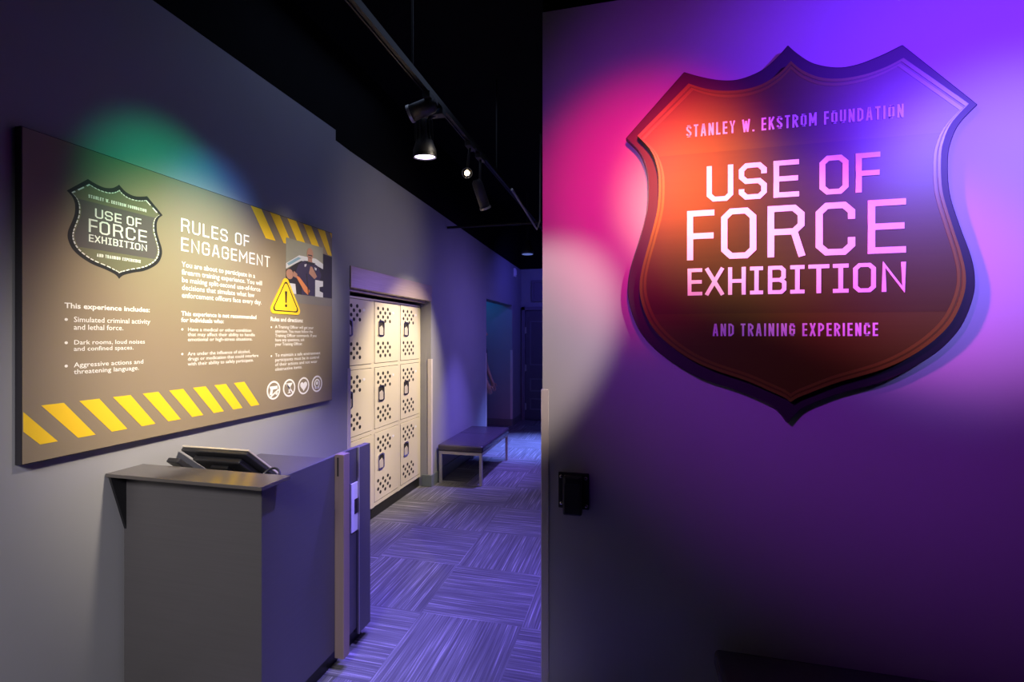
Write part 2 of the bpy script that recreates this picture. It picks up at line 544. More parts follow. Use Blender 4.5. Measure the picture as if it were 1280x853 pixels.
# shield wall and the corridor side behind it
struct('wall_right', bx(-0.395, 3.1, YR, YR + 0.13, 0, 3.075), 'wall_right')
struct('wall_right_upper', bx(-0.395, 3.1, YR + 0.01, YR + 0.13, 3.075, 3.75), 'black')
struct('wall_corridor', bx(-0.395, -0.27, YR + 0.13, 9.12, 0, 3.0), 'wall')
struct('wall_corridor_upper', bx(-0.385, -0.28, YR + 0.13, 9.12, 3.0, 3.75), 'black')
struct('wall_back', bx(-2.26, 3.1, -1.6, -1.5, 0, 3.75), 'black')
struct('wall_end', bx(3.0, 3.1, -1.5, YR, 0, 3.75), 'black')


def base(name, x0, x1, y0, y1):
    bm = bx(x0, x1, y0, y1, 0, 0.125)
    struct(name, bm, 'base', bevel=0.004)


base('baseboard_left', XL, XL + 0.012, -1.5, 3.27)
bm = bx(XL, XL + 0.014, 4.80, 6.82, 0, 0.125)
box(bm, XL - 0.10, XL + 0.014, 4.786, 4.80, 0, 0.125)
struct('baseboard_pier', bm, 'base', bevel=0.004)
bm = bx(XL, XL + 0.012, 8.386, 9.12, 0, 0.125)
box(bm, XL - 1.8, XL, 8.386, 8.40, 0, 0.125)
struct('baseboard_passage', bm, 'base', bevel=0.004)
base('baseboard_far', XL + 0.012, -2.06, 9.108, 9.12)


def guard(n, y, zt, sgn):
    bm = bx(XL, XL + 0.006, min(y, y + sgn * 0.035), max(y, y + sgn * 0.035), 0.125, zt)
    box(bm, XL - 0.035, XL + 0.006, min(y, y - sgn * 0.006), max(y, y - sgn * 0.006), 0.125, zt)
    struct('trim_%d' % n, bm, 'guard', bevel=0.002)


guard(1, 3.27, 1.36, -1)
guard(2, 4.80, 1.36, 1)
guard(3, 6.82, 1.36, -1)
guard(4, 8.40, 1.36, 1)
bm = bx(-0.401, -0.366, YR - 0.006, YR, 0.0, 1.36)
box(bm, -0.401, -0.395, YR, YR + 0.035, 0, 1.36)
struct('trim_5', bm, 'guard', bevel=0.002)
# metal header over the locker recess
bm = bx(XL - 0.06, XL + 0.012, 3.27, 4.80, 1.975, 2.14)
box(bm, XL - 0.10, XL - 0.06, 3.27, 4.80, 1.955, 2.0)
struct('trim_6', bm, 'steel', bevel=0.003)

# far door
d = tag(obj('door_1', bx(-1.985, -1.08, 9.075, 9.115, 0.01, 2.10), 'door', bevel=0.003), kind='structure')
bm = new()
for x0, x1 in ((-1.90, -1.58), (-1.49, -1.17)):
    for z0, z1 in ((0.20, 0.42), (0.55, 0.80), (1.05, 1.90)):
        sq = [(x0, z0), (x1, z0), (x1, z1), (x0, z1)]
        iq = [(x0 + .025, z0 + .025), (x1 - .025, z0 + .025), (x1 - .025, z1 - .025), (x0 + .025, z1 - .025)]
        strip(bm, sq, iq, 0, 0.012, lambda s, z, q: V((s, 9.075 - q, z)))
obj('panel_moulding', bm, 'door_frame', d)
for z in (0.26, 1.0, 1.72):
    bm = bx(-2.0, -1.965, 9.062, 9.075, z - 0.06, z + 0.06)
    lathe(bm, [(0.009, z - 0.065), (0.009, z + 0.065)], Matrix.Translation((-1.985, 9.06, 0)), 10)
    obj('hinge', bm, 'tube', d)
bm = bx(-2.06, -1.99, 9.05, 9.12, 0, 2.17)
box(bm, -1.075, -1.0, 9.05, 9.12, 0, 2.17)
box(bm, -2.06, -1.0, 9.05, 9.12, 2.105, 2.17)
struct('trim_7', bm, 'door_frame', bevel=0.004)
bm = new()
strip(bm, [(-1.87, 2.27), (-1.1, 2.27), (-1.1, 2.68), (-1.87, 2.68)], [(-1.82, 2.32), (-1.15, 2.32), (-1.15, 2.63), (-1.82, 2.63)], 0, 0.04, lambda s, z, q: V((s, 9.12 - q, z)))
box(bm, -1.82, -1.15, 9.10, 9.115, 2.32, 2.63)
struct('trim_8', bm, 'door_frame', bevel=0.003)

CW = {'i': .18, 'm': .64, 'W': .72, 'L': .40, 'E': .42, 'F': .40, 'T': .44, '.': .18, ' ': .42, 'A': .52}


def caps(name, m, parent, body, s0, s1, z0, z1, th, d0, d1, F):
    """condensed plain capitals, one mesh per word"""
    w = body.replace('I', 'i').replace('N', 'n').replace('M', 'm')
    sp = auto_spans(w, .22, .40, {**{k: .50 for k in 'ABCDGHKnOPRSUXY'}, **CW})
    i = 0
    for word in w.split(' '):
        obj(name, letters(new(), word, sp[i:i + len(word)], s0, s1, z0, z1, th, d0, d1, F, 0.17), m, parent)
        i += len(word)


# ------------------------------------------------------------------ wall shield
HALF_O = [[(0, 2.757), (.035, 2.718), (.09, 2.673), (.17, 2.646), (.24, 2.648), (.32, 2.672), (.39, 2.702)],
          [(.39, 2.702), (.627, 2.448)],
          [(.627, 2.448), (.572, 2.385), (.545, 2.32), (.535, 2.25), (.541, 2.13), (.573, 2.005), (.605, 1.90), (.618, 1.82), (.612, 1.74), (.575, 1.635), (.51, 1.550), (.42, 1.48), (.32, 1.425), (.18, 1.378), (.065, 1.325), (.025, 1.29), (0, 1.255)]]
HALF_I = [[(0, 2.673), (.04, 2.632), (.10, 2.597), (.17, 2.583), (.25, 2.588), (.32, 2.607), (.376, 2.633)],
          [(.376, 2.633), (.578, 2.440)],
          [(.578, 2.440), (.528, 2.38), (.503, 2.32), (.493, 2.25), (.498, 2.13), (.528, 2.005), (.556, 1.90), (.569, 1.82), (.562, 1.745), (.527, 1.655), (.465, 1.580), (.38, 1.515), (.29, 1.470), (.16, 1.425), (.06, 1.380), (.022, 1.362), (0, 1.345)]]


def catmull(P, n=5):
    if len(P) == 2:
        return [(P[0][0] + (P[1][0] - P[0][0]) * k / 6, P[0][1] + (P[1][1] - P[0][1]) * k / 6) for k in range(7)]
    out = []
    Q = [P[0]] + P + [P[-1]]
    for i in range(1, len(Q) - 2):
        p0, p1, p2, p3 = Q[i - 1:i + 3]
        for k in range(n):
            t = k / n
            out.append(tuple(0.5 * (2 * p1[j] + (p2[j] - p0[j]) * t + (2 * p0[j] - 5 * p1[j] + 4 * p2[j] - p3[j]) * t * t + (3 * p1[j] - p0[j] - 3 * p2[j] + p3[j]) * t ** 3) for j in (0, 1)))
    return out + [P[-1]]


def outline(half):
    pts = []
    for seg in half:
        c = catmull(seg)
        pts += c if not pts else c[1:]
    pts += [(-x, z) for x, z in reversed(pts[1:-1])]
    return pts


OUT, INN = outline(HALF_O), outline(HALF_I)


def shrink(P, k):
    return [(x * k, 2.02 + (z - 2.02) * k) for x, z in P]


def clip_band(P, z0, z1):
    def half(poly, zc, keep_above):
        res = []
        for i in range(len(poly)):
            a, b = poly[i - 1], poly[i]
            ia, ib = (a[1] >= zc) == keep_above, (b[1] >= zc) == keep_above
            if ia != ib:
                t = (zc - a[1]) / (b[1] - a[1])
                res.append((a[0] + (b[0] - a[0]) * t, zc))
            if ib:
                res.append(b)
        return res
    return half(half(P, z0, True), z1, False)


SP_USE = [(0, .296), (.358, .66), (.733, 1)]
SP_OF = [(0, .483), (.603, 1)]
SP_FORCE = [(0, .136), (.169, .338), (.391, .561), (.612, .785), (.840, 1)]
SP_EXH = [(a / 1060, b / 1060) for a, b in ((0, 78), (95, 190), (213, 303), (325, 390), (415, 505), (525, 593), (613, 711), (729, 801), (823, 926), (953, 1060))]


def logo_big(bm, F, d0, d1):
    letters(bm, 'USE', SP_USE, .293, .628, 2.144, 2.288, .0195, d0, d1, F)
    letters(bm, 'OF', SP_OF, .699, .901, 2.144, 2.292, .0195, d0, d1, F)
    letters(bm, 'FORCE', SP_FORCE, .218, .983, 1.911, 2.112, .0235, d0, d1, F)
    letters(bm, 'EXHIBITION', SP_EXH, .220, .983, 1.767, 1.877, .0148, d0, d1, F)
    return bm


SX = 0.600
Fs = lambda s, z, q: FR(SX + s, z, q)
sh = tag(obj('wall_shield', prism(new(), INN, 0.0, 0.02, Fs), 'plate'),
         'large gold police-badge shield with white exhibition lettering mounted on the coloured-lit wall', 'sign')
obj('back_plate', prism(new(), OUT, 0.018, 0.046, Fs), 'plate', sh, bevel=0.004)
obj('face', prism(new(), INN, 0.046, 0.080, Fs), 'shield', sh)
I1, I2, I3, I4 = INN, shrink(INN, 0.981), shrink(INN, 0.970), shrink(INN, 0.953)
bm = strip(new(), I1, I2, 0.078, 0.0812, Fs)
strip(bm, I3, I4, 0.0790, 0.0808, Fs)
obj('rim_moulding', bm, 'rim', sh)
bd = clip_band(shrink(INN, 0.951), 1.692, 2.345)
obj('dark_band', prism(new(), bd, 0.0795, 0.0805, Fs), 'shield_band', sh)
obj('title_lettering', logo_big(new(), FR, 0.0800, 0.0835), 'white', sh)
caps('upper_lettering', 'white', sh, 'STANLEY W. EKSTROM FOUNDATION', .215, .976, 2.413, 2.463, .0068, 0.0800, 0.0815, FR)
caps('lower_lettering', 'white', sh, 'AND TRAINING EXPERIENCE', .316, .894, 1.602, 1.652, .0068, 0.0800, 0.0815, FR)

# ------------------------------------------------------------------ latch box on the shield wall
lb = tag(obj('latch_plate', bx(-0.322, -0.185, YR - 0.008, YR, 0.83, 0.992), 'plastic', bevel=0.004),
         'small black latch box with four bright corner screws low on the shield wall', 'latch')
bm = bx(-0.296, -0.213, YR - 0.055, YR - 0.008, 0.815, 0.985)
obj('housing', bm, 'plastic', lb, bevel=0.008)
obj('housing_lip', bx(-0.285, -0.224, YR - 0.062, YR - 0.055, 0.955, 0.985), 'dark_metal', lb, bevel=0.003)
for x, z in ((-0.308, 0.975), (-0.199, 0.972), (-0.306, 0.856), (-0.197, 0.850)):
    bm = lathe(new(), [(0.007, 0), (0.009, 0.004), (0.006, 0.014), (0.003, 0.015)], Matrix.Translation((x, YR - 0.008, z)) @ Matrix.Rotation(PI / 2, 4, 'X'), 12)
    obj('screw', bm, 'chrome', lb, smooth=True)

# ------------------------------------------------------------------ rules sign on the left wall
sg = tag(obj('rules_sign', bx(XL, XL + 0.030, 1.216, 3.002, 1.154, 2.330), 'sign_edge'),
         'large brown rules sign with yellow hazard stripes on the left wall', 'sign')
obj('printed_face', bx(XL + 0.030, XL + 0.0315, 1.219, 2.999, 1.157, 2.327), 'sign', sg)
D = 0.0315
for k in range(8):
    y = 1.273 + 0.1232 * k
    obj('hazard_stripe', prism(new(), [(y, 1.354), (y + 0.071, 1.354), (y + 0.181, 1.214), (y + 0.119, 1.214)], D, D + 0.0008, FL), 'yellow', sg)
y = 1.273 + 0.1232 * 7 + .0
obj('hazard_stripe', prism(new(), [(1.221, 1.338), (1.221, 1.27), (1.270, 1.215), (1.325, 1.215)], D, D + 0.0008, FL), 'yellow', sg)
for k in range(5):
    y = 2.252 + 0.1465 * k
    zb = 2.167
    pts = [(y, 2.326), (y + 0.080, 2.326), (y + 0.192, zb), (y + 0.114, zb)]
    if y + 0.192 > 2.998:
        pts = [(y, 2.326), (y + 0.080, 2.326), (2.998, 2.168), (2.992, zb), (y + 0.114, zb)]
    obj('hazard_stripe', prism(new(), pts, D, D + 0.0008, FL), 'yellow', sg)
obj('hazard_stripe', prism(new(), [(2.975, 2.326), (2.998, 2.326), (2.998, 2.290)], D, D + 0.0008, FL), 'yellow', sg)


def fl_logo(s, z, q):
    return FL(1.544 + (s - SX) * 0.303, 1.838 + (z - 1.255) * 0.258, q)


Fq = lambda s, z, q: fl_logo(SX + s, z, q)
em = obj('shield_emblem', prism(new(), OUT, D, D + 0.0006, Fq), 'ink', sg)
obj('emblem_field', prism(new(), INN, D, D + 0.0010, Fq), 'olive', em)
bm = new()
A, B = INN, shrink(INN, 0.975)
n = len(A)
for i in range(n):
    if i % 3 != 2:
        j = (i + 1) % n
        prism(bm, [A[i], A[j], B[j], B[i]], D + 0.0008, D + 0.0018, Fq)
obj('emblem_dashes', bm, 'white', em)
obj('emblem_band', prism(new(), clip_band(shrink(INN, 0.95), 1.66, 2.37), D, D + 0.0014, Fq), 'band', em)
obj('emblem_title', logo_big(new(), fl_logo, D + 0.0010, D + 0.0020), 'white', em)
caps('emblem_upper_lettering', 'white', em, 'STANLEY W. EKSTROM FOUNDATION', .215, .976, 2.425, 2.475, .008, D + 0.0010, D + 0.0020, fl_logo)
caps('emblem_lower_lettering', 'white', em, 'AND TRAINING EXPERIENCE', .316, .894, 1.555, 1.605, .008, D + 0.0010, D + 0.0020, fl_logo)
bm = letters(new(), 'RULESOF', auto_spans('RULES OF'), 1.826, 2.240, 2.093, 2.156, .0070, D, D + 0.0012, FL)
letters(bm, 'ENGAGEMENT', auto_spans('ENGAGEMENT'), 1.826, 2.398, 2.003, 2.066, .0070, D, D + 0.0012, FL)
obj('heading_lettering', bm, 'white', sg)


def para(name, body, s0, s1, z0, z1, bold=0.0, bullet=None):
    bm = text_mesh(new(), body, s0, s1, z0, z1, D + 0.0008, FL, bold=bold)
    if bullet:
        n = 8
        h = 0.0055
        obj('bullet', prism(new(), [(bullet[0] + h * math.cos(2 * PI * k / n), bullet[1] + h * math.sin(2 * PI * k / n)) for k in range(n)], D, D + 0.0008, FL), 'white', sg)
    return obj(name, bm, 'white', sg)


para('intro_text', 'You are about to participate in a\nfirearm training experience. You will\nbe making split-second use-of-force\ndecisions that simulate what law\nenforcement officers face every day.', 1.828, 2.335, 1.775, 1.953, 0.008)
para('subheading_text', 'This experience includes:', 1.346, 1.674, 1.700, 1.727, 0.022)
para('rule_text', 'Simulated criminal activity\nand lethal force.', 1.377, 1.676, 1.626, 1.676, 0.006, (1.352, 1.664))
para('rule_text', 'Dark rooms, loud noises\nand confined spaces.', 1.377, 1.652, 1.540, 1.587, 0.006, (1.352, 1.577))
para('rule_text', 'Aggressive actions and\nthreatening language.', 1.377, 1.645, 1.452, 1.502, 0.006, (1.352, 1.490))
para('subheading_text', 'This experience is not recommended\nfor individuals who:', 1.826, 2.293, 1.668, 1.720, 0.022)
para('rule_text', 'Have a medical or other condition\nthat may affect their ability to handle\nemotional or high-stress situations.', 1.860, 2.282, 1.573, 1.643, 0.006, (1.832, 1.634))
para('rule_text', 'Are under the influence of alcohol,\ndrugs or medication that could interfere\nwith their ability to safely participate.', 1.860, 2.308, 1.456, 1.527, 0.006, (1.832, 1.518))
para('subheading_text', 'Rules and directions:', 2.404, 2.690, 1.690, 1.716, 0.022)
para('rule_text', 'A Training Officer will get your\nattention. You must follow the\nTraining Officer commands. If you\nhave any questions, ask\nyour Training Officer.', 2.440, 2.825, 1.540, 1.668, 0.006, (2.410, 1.655))
para('rule_text', 'To maintain a safe environment\nparticipants must be in control\nof their actions and not wear\nobstructive items.', 2.440, 2.867, 1.397, 1.500, 0.006, (2.410, 1.486))


def round_tri(c, r, ro, n=6):
    pts = []
    for k in range(3):
        a = PI / 2 + k * 2 * PI / 3
        ctr = (c[0] + r * 1.06 * math.cos(a), c[1] + r * math.sin(a))
        for j in range(n + 1):
            b = a - PI / 3 + (2 * PI / 3) * j / n
            pts.append((ctr[0] + ro * math.cos(b), ctr[1] + ro * math.sin(b)))
    return pts


tc = (2.530, 1.818)
wt = obj('warning_triangle', prism(new(), round_tri(tc, 0.112, 0.026), D, D + 0.0035, FL), 'yellow', sg)
obj('triangle_outline', strip(new(), round_tri(tc, 0.100, 0.016), round_tri(tc, 0.092, 0.014), D + 0.0035, D + 0.0042, FL), 'ink', wt)
bm = prism(new(), [(2.521, 1.876), (2.539, 1.876), (2.535, 1.806), (2.525, 1.806)], D + 0.0035, D + 0.0042, FL)
prism(bm, [(2.53 + 0.009 * math.cos(k * PI / 5), 1.788 + 0.009 * math.sin(k * PI / 5)) for k in range(10)], D + 0.0035, D + 0.0042, FL)
obj('exclamation_mark', bm, 'ink', wt)

# printed photograph: a bald man in dark uniform in front of a white car
PT = ['ph_sky', 'ph_dark', 'ph_car', 'ph_glass', 'ph_skin', 'ph_orange', 'ph_navy', 'ph_road']


def PF(x, y, q):   # x,y 0..1 inside the print
    return FL(2.532 + x * 0.466, 1.812 + y * 0.394, D + q + (0.0004 if q > 0.0003 else 0))


bm = new()


def pp(pts, layer, mi):
    prism(bm, pts, 0, 0.0006 + 0.0004 * layer, PF, mi)


def ell(cx, cy, rx, ry, n=14):
    return [(cx + rx * math.cos(2 * PI * k / n), cy + ry * math.sin(2 * PI * k / n)) for k in range(n)]


pp([(0, 0), (0.78, 0), (0.78, 1), (0, 1)], 0, 0)
pp([(0.78, 0.14), (1, 0.14), (1, 0.88), (0.78, 0.90)], 0, 1)
pp([(0, 0), (1, 0), (1, 0.14), (0, 0.14)], 2, 7)
pp([(0, 0.50), (0.30, 0.70), (0.78, 0.64), (0.78, 0.14), (0, 0.14)], 1, 1)
pp([(0, 0.52), (0.0, 0.60), (0.26, 0.77), (0.62, 0.78), (0.78, 0.72), (0.78, 0.63), (0.55, 0.69), (0.30, 0.69)], 2, 2)
pp([(0.02, 0.60), (0.24, 0.74), (0.30, 0.73), (0.05, 0.57)], 3, 3)
pp([(0, 0.30), (0.18, 0.30), (0.20, 0.14), (0, 0.14)], 2, 2)
pp([(0.60, 0.14), (0.78, 0.14), (0.78, 0.22), (0.70, 0.24), (0.70, 0.31), (0.78, 0.33), (0.78, 0.42), (0.60, 0.42)], 2, 2)
pp(ell(0.07, 0.44, 0.07, 0.08), 3, 4)
pp([(0.24, 0.62), (0.36, 0.70), (0.50, 0.72), (0.66, 0.66), (0.74, 0.52), (0.70, 0.42), (0.60, 0.44), (0.58, 0.14), (0.30, 0.14), (0.30, 0.36), (0.14, 0.40)], 4, 6)
pp([(0.44, 0.69), (0.44, 0.78), (0.53, 0.78), (0.53, 0.69)], 5, 4)
pp(ell(0.485, 0.835, 0.066, 0.10), 6, 4)
pp([(0.37, 0.70), (0.60, 0.70), (0.56, 0.66), (0.42, 0.66)], 7, 1)
pp([(0.49, 0.63), (0.53, 0.63), (0.64, 0.48), (0.58, 0.43), (0.46, 0.51)], 5, 4)
pp([(0.18, 0.44), (0.26, 0.42), (0.48, 0.22), (0.44, 0.15), (0.36, 0.20)], 5, 5)
pp([(0.12, 0.42), (0.15, 0.50), (0.22, 0.46), (0.20, 0.40)], 6, 4)
pp([(0.36, 0.64), (0.41, 0.66), (0.40, 0.62), (0.37, 0.60)], 6, 2)
pp([(0.58, 0.63), (0.63, 0.62), (0.62, 0.58), (0.59, 0.59)], 6, 2)
pp([(0.44, 0.82), (0.53, 0.82), (0.53, 0.80), (0.44, 0.80)], 7, 1)
pp([(0.46, 0.775), (0.51, 0.775), (0.51, 0.765), (0.46, 0.765)], 7, 1)
pp([(0.40, 0.50), (0.42, 0.50), (0.46, 0.16), (0.44, 0.16)], 5, 1)
obj('printed_photograph', bm, PT, sg)


def ring_pts(cx, cz, r, n=24):
    return [(cx + r * math.cos(2 * PI * k / n), cz + r * math.sin(2 * PI * k / n)) for k in range(n)]


for k, cy in enumerate((2.428, 2.562, 2.697, 2.833)):
    cz = 1.284
    bm = strip(new(), ring_pts(cy, cz, .055), ring_pts(cy, cz, .045), D, D + 0.0010, FL)
    q = (D, D + 0.0012, FL)
    if k == 0:      # pistol
        prism(bm, [(cy - .034, cz + .024), (cy + .032, cz + .024), (cy + .032, cz + .006), (cy - .006, cz + .004), (cy - .012, cz - .026), (cy - .034, cz - .026), (cy - .024, cz + .004)], *q)
        stroke(bm, [(cy - .02, cz - .034), (cy + .038, cz - .002)], .010, *q)
        prism(bm, ring_pts(cy + .024, cz - .020, .010, 10), *q)
    elif k == 1:    # glass
        prism(bm, [(cy - .030, cz + .030), (cy + .030, cz + .030), (cy + .005, cz - .002), (cy + .004, cz - .026), (cy + .018, cz - .032), (cy - .018, cz - .032), (cy - .004, cz - .026), (cy - .005, cz - .002)], *q)
        stroke(bm, [(cy - .030, cz + .030), (cy + .032, cz - .032)], .009, *q)
    elif k == 2:    # heart
        hp = []
        for j in range(20):
            t = 2 * PI * j / 20
            hp.append((cy + .0021 * 16 * math.sin(t) ** 3, cz + .0021 * (13 * math.cos(t) - 5 * math.cos(2 * t) - 2 * math.cos(3 * t) - math.cos(4 * t))))
        prism(bm, hp, *q)
    else:           # hearing / head symbol
        strip(bm, ring_pts(cy, cz + .002, .030), ring_pts(cy, cz + .002, .021), *q)
        prism(bm, ring_pts(cy, cz + .004, .012, 12), *q)
        prism(bm, [(cy - .026, cz - .020), (cy + .026, cz - .020), (cy + .020, cz - .032), (cy - .020, cz - .032)], *q)
    obj('round_pictogram', bm, 'white', sg)

# ------------------------------------------------------------------ reception desk
XD, Y0, Y1 = -1.386, 1.578, 2.354
dk = thing('reception_desk', 'dark grey laminate reception desk with bronze metal post below the rules sign', 'desk', ((XL + XD) / 2, 1.95, 0))
obj('front_panel', bx(XL + 0.013, XD - 0.002, Y0, Y0 + 0.022, 0.0, 1.028), 'desk', dk, bevel=0.0015)
obj('side_panel', bx(XD - 0.022, XD, Y0 + 0.001, 2.245, 0.09, 1.026), 'desk_side', dk, bevel=0.0015)
bm = bx(XD - 0.022, XD + 0.014, 2.245, Y1, 0.06, 1.026)
obj('end_panel', bm, 'desk_side', dk, bevel=0.002)
obj('toe_kick', bx(XL + 0.014, XD - 0.03, Y0 + 0.022, Y1 - 0.02, 0.0, 0.10), 'plinth', dk)
obj('counter_ledge', bx(XL + 0.003, -1.327, 1.511, 1.668, 1.029, 1.043), 'ledge', dk, bevel=0.0015)
obj('work_surface', bx(XL + 0.014, XD - 0.022, 1.60, Y1 - 0.01, 0.90, 0.93), 'desk', dk, bevel=0.002)
obj('back_panel', bx(XL + 0.014, XD - 0.022, Y1 - 0.022, Y1, 0.10, 0.90), 'desk_side', dk)
Gx = lambda s, z, q: V((XL + 0.014 + q, s, z))
obj('gusset_bracket', prism(new(), [(1.514, 1.029), (Y0, 1.029), (Y0, 0.795)], 0, 0.012, Gx), 'dark_metal', dk)
bm = bx(XD, -1.336, 2.050, 2.100, 0.055, 1.035)
ps = obj('corner_post', bm, 'copper', dk, bevel=0.003)
obj('post_slot', bx(-1.372, -1.363, 2.0485, 2.052, 0.93, 1.02), 'hole', ps)
lp = obj('strike_plate', bx(XD, XD + 0.006, 2.186, 2.2445, 0.600, 0.850), 'latch', dk, bevel=0.001)
obj('strike_hole', bx(XD + 0.004, XD + 0.0085, 2.212, 2.240, 0.690, 0.765), 'hole', lp)
obj('edge_strip', bx(XD + 0.006, XD + 0.016, 2.2405, 2.245, 0.06, 1.028), 'tube', dk)

# touch terminal on the desk, seen from behind
th_ = math.atan2(0.633, 0.774)
tb = thing('touch_terminal', 'dark tilted touch-screen terminal seen from behind on the reception desk', 'tablet', (-1.867, 1.92, 0.93))
R0 = Matrix.Translation((-1.867, 1.838, 1.084)) @ Matrix.Scale(1.07, 4) @ Matrix.Rotation(-th_, 4, 'X')
# local: x across, y down the screen, z out of the screen (up)
obj('casing', bx(-0.172, 0.172, 0.0, 0.225, -0.020, -0.004, mtx=R0), 'plastic', tb, bevel=0.004)
obj('bezel', bx(-0.174, 0.174, -0.003, 0.228, -0.004, 0.004, mtx=R0), 'bezel', tb, bevel=0.002)
obj('screen', bx(-0.155, 0.155, 0.018, 0.205, 0.004, 0.005, mtx=R0), 'screen', tb)
bm = bx(-0.125, 0.125, 0.035, 0.185, -0.045, -0.020, mtx=R0)
obj('rear_housing', bm, 'plastic', tb, bevel=0.008)
bm = bx(-0.045, 0.045, 0.07, 0.13, -0.060, -0.045, mtx=R0)
box(bm, -1.93, -1.80, 1.84, 2.03, 0.93, 0.942)
box(bm, -1.897, -1.837, 1.87, 1.93, 0.942, 0.985)
obj('stand', bm, 'dark_metal', tb, bevel=0.003)
ct = thing('card_reader', 'small dark card reader behind the left end of the desk ledge', 'card reader', (-1.965, 1.76, 0.93))
R1 = Matrix.Translation((-1.962, 1.715, 1.066)) @ Matrix.Rotation(-0.72, 4, 'X')
obj('casing', bx(-0.032, 0.032, 0, 0.145, -0.022, 0, mtx=R1), 'plastic', ct, bevel=0.006)
obj('display', bx(-0.024, 0.024, 0.012, 0.05, 0, 0.0015, mtx=R1), 'screen', ct)
bm = new()
for i in range(3):
    for j in range(3):
        box(bm, -0.023 + i * 0.016, -0.010 + i * 0.016, 0.062 + j * 0.021, 0.077 + j * 0.021, 0, 0.003, mtx=R1)
obj('keypad', bm, 'rail', ct)
bm = bx(-1.99, -1.935, 1.73, 1.80, 0.93, 0.962)
obj('stand', bm, 'plastic', ct, bevel=0.004)
# loop of cable by the terminal
bm = tube(new(), [(-1.47 + 0.045 * math.cos(t), 1.715 + 0.035 * math.sin(t), 1.00 + 0.042 * math.sin(t)) for t in [PI * k / 12 for k in range(13)]], 0.005)
tube(bm, [(-1.425, 1.715, 1.0), (-1.425, 1.73, 0.936), (-1.46, 1.80, 0.936), (-1.52, 1.86, 0.936)], 0.005)
tube(bm, [(-1.515, 1.715, 1.0), (-1.515, 1.715, 0.936)], 0.005)
tag(obj('cable_loop', bm, 'plastic', smooth=True), 'short loop of dark cable behind the right end of the desk ledge', 'cable')

# ------------------------------------------------------------------ lockers
XK = -2.20                      # locker front plane
ROWS = [(0.12, 0.765), (0.765, 1.345), (1.345, 1.93)]
COLS = [(3.30, 3.815), (3.815, 4.308), (4.308, 4.795)]


def FK(s, z, q):
    return V((XK + q, s, z))


LB = ['cream three-door locker column partly hidden by the desk, nearest the rules sign',
      'cream three-door locker column in the middle of the wall recess',
      'cream three-door locker column at the far end of the recess, nearest the bench']
for (ya, yb), lab in zip(COLS, LB):
    lk = thing('locker', lab, 'locker', (XK - 0.2, (ya + yb) / 2, 0), 'cream lockers in the recess')
    bm = bx(XK - 0.42, XK - 0.012, ya + 0.001, yb - 0.001, 0.10, 1.93)
    # face frame
    for y0, y1 in ((ya + 0.001, ya + 0.022), (yb - 0.022, yb - 0.001)):
        box(bm, XK - 0.012, XK, y0, y1, 0.10, 1.93)
    for z in (0.12, 0.765, 1.345, 1.93):
        box(bm, XK - 0.012, XK, ya + 0.022, yb - 0.022, max(0.10, z - 0.016), min(1.93, z + 0.016))
    obj('body', bm, 'locker', lk)
    obj('base', bx(XK - 0.40, XK - 0.015, ya + 0.001, yb - 0.001, 0, 0.10), 'plinth', lk)
    for z0, z1 in ROWS:
        a, b = ya + 0.027, yb - 0.027
        za, zb = z0 + 0.021, z1 - 0.021
        dr = obj('door', bx(XK - 0.012, XK + 0.004, a, b, za, zb), 'locker', lk, bevel=0.0025)
        # seams round the door
        bm = strip(new(), [(a - .005, za - .005), (b + .005, za - .005), (b + .005, zb + .005), (a - .005, zb + .005)],
                   [(a, za), (b, za), (b, zb), (a, zb)], -0.0115, -0.008, FK)
        obj('door_gap', bm, 'hole', dr)
        # vent holes: flat dark discs, the shade inside put into their colour
        mid = (za + zb) / 2
        for vz in (zb - 0.045, za + 0.185):
            bm = new()
            for r in range(4):
                for c in range(3):
                    cy = a + 0.058 + 0.088 * c + (0.040 if r % 2 else 0)
                    cz = vz - 0.012 - 0.037 * r
                    prism(bm, [(cy + 0.019 * math.cos(k * PI / 4), cz + 0.0165 * math.sin(k * PI / 4)) for k in range(8)], 0.0038, 0.0046, FK)
            v = obj('vent', bm, 'hole', dr)
        h0, h1 = mid - 0.035, mid + 0.105
        cy = a + 0.105
        hp = []
        for k in range(16):
            t = 2 * PI * k / 16
            hp.append((cy + 0.054 * max(-1, min(1, 1.4 * math.cos(t))), (h0 + h1) / 2 + 0.072 * max(-1, min(1, 1.15 * math.sin(t)))))
        hd = obj('latch', strip(new(), hp, [(cy + (p[0] - cy) * .74, (h0 + h1) / 2 + (p[1] - (h0 + h1) / 2) * .84) for p in hp], 0.003, 0.012, FK), 'chrome', dr)
        inner = [(cy + (p[0] - cy) * .76, (h0 + h1) / 2 + (p[1] - (h0 + h1) / 2) * .86) for p in hp]
        obj('latch_recess', prism(new(), inner, 0.004, 0.0052, FK), 'hole', hd)
        bm = prism(new(), [(cy - .034, h0 + .012), (cy + .034, h0 + .012), (cy + .034, h0 + .075), (cy + .012, h0 + .098), (cy - .034, h0 + .078)], 0.005, 0.011, FK)
        obj('latch_lever', bm, 'lever', hd, bevel=0.002)
        obj('number_plate', prism(new(), ell(a + 0.335, zb - 0.085, 0.020, 0.012), 0.004, 0.006, FK), 'latch', dr)


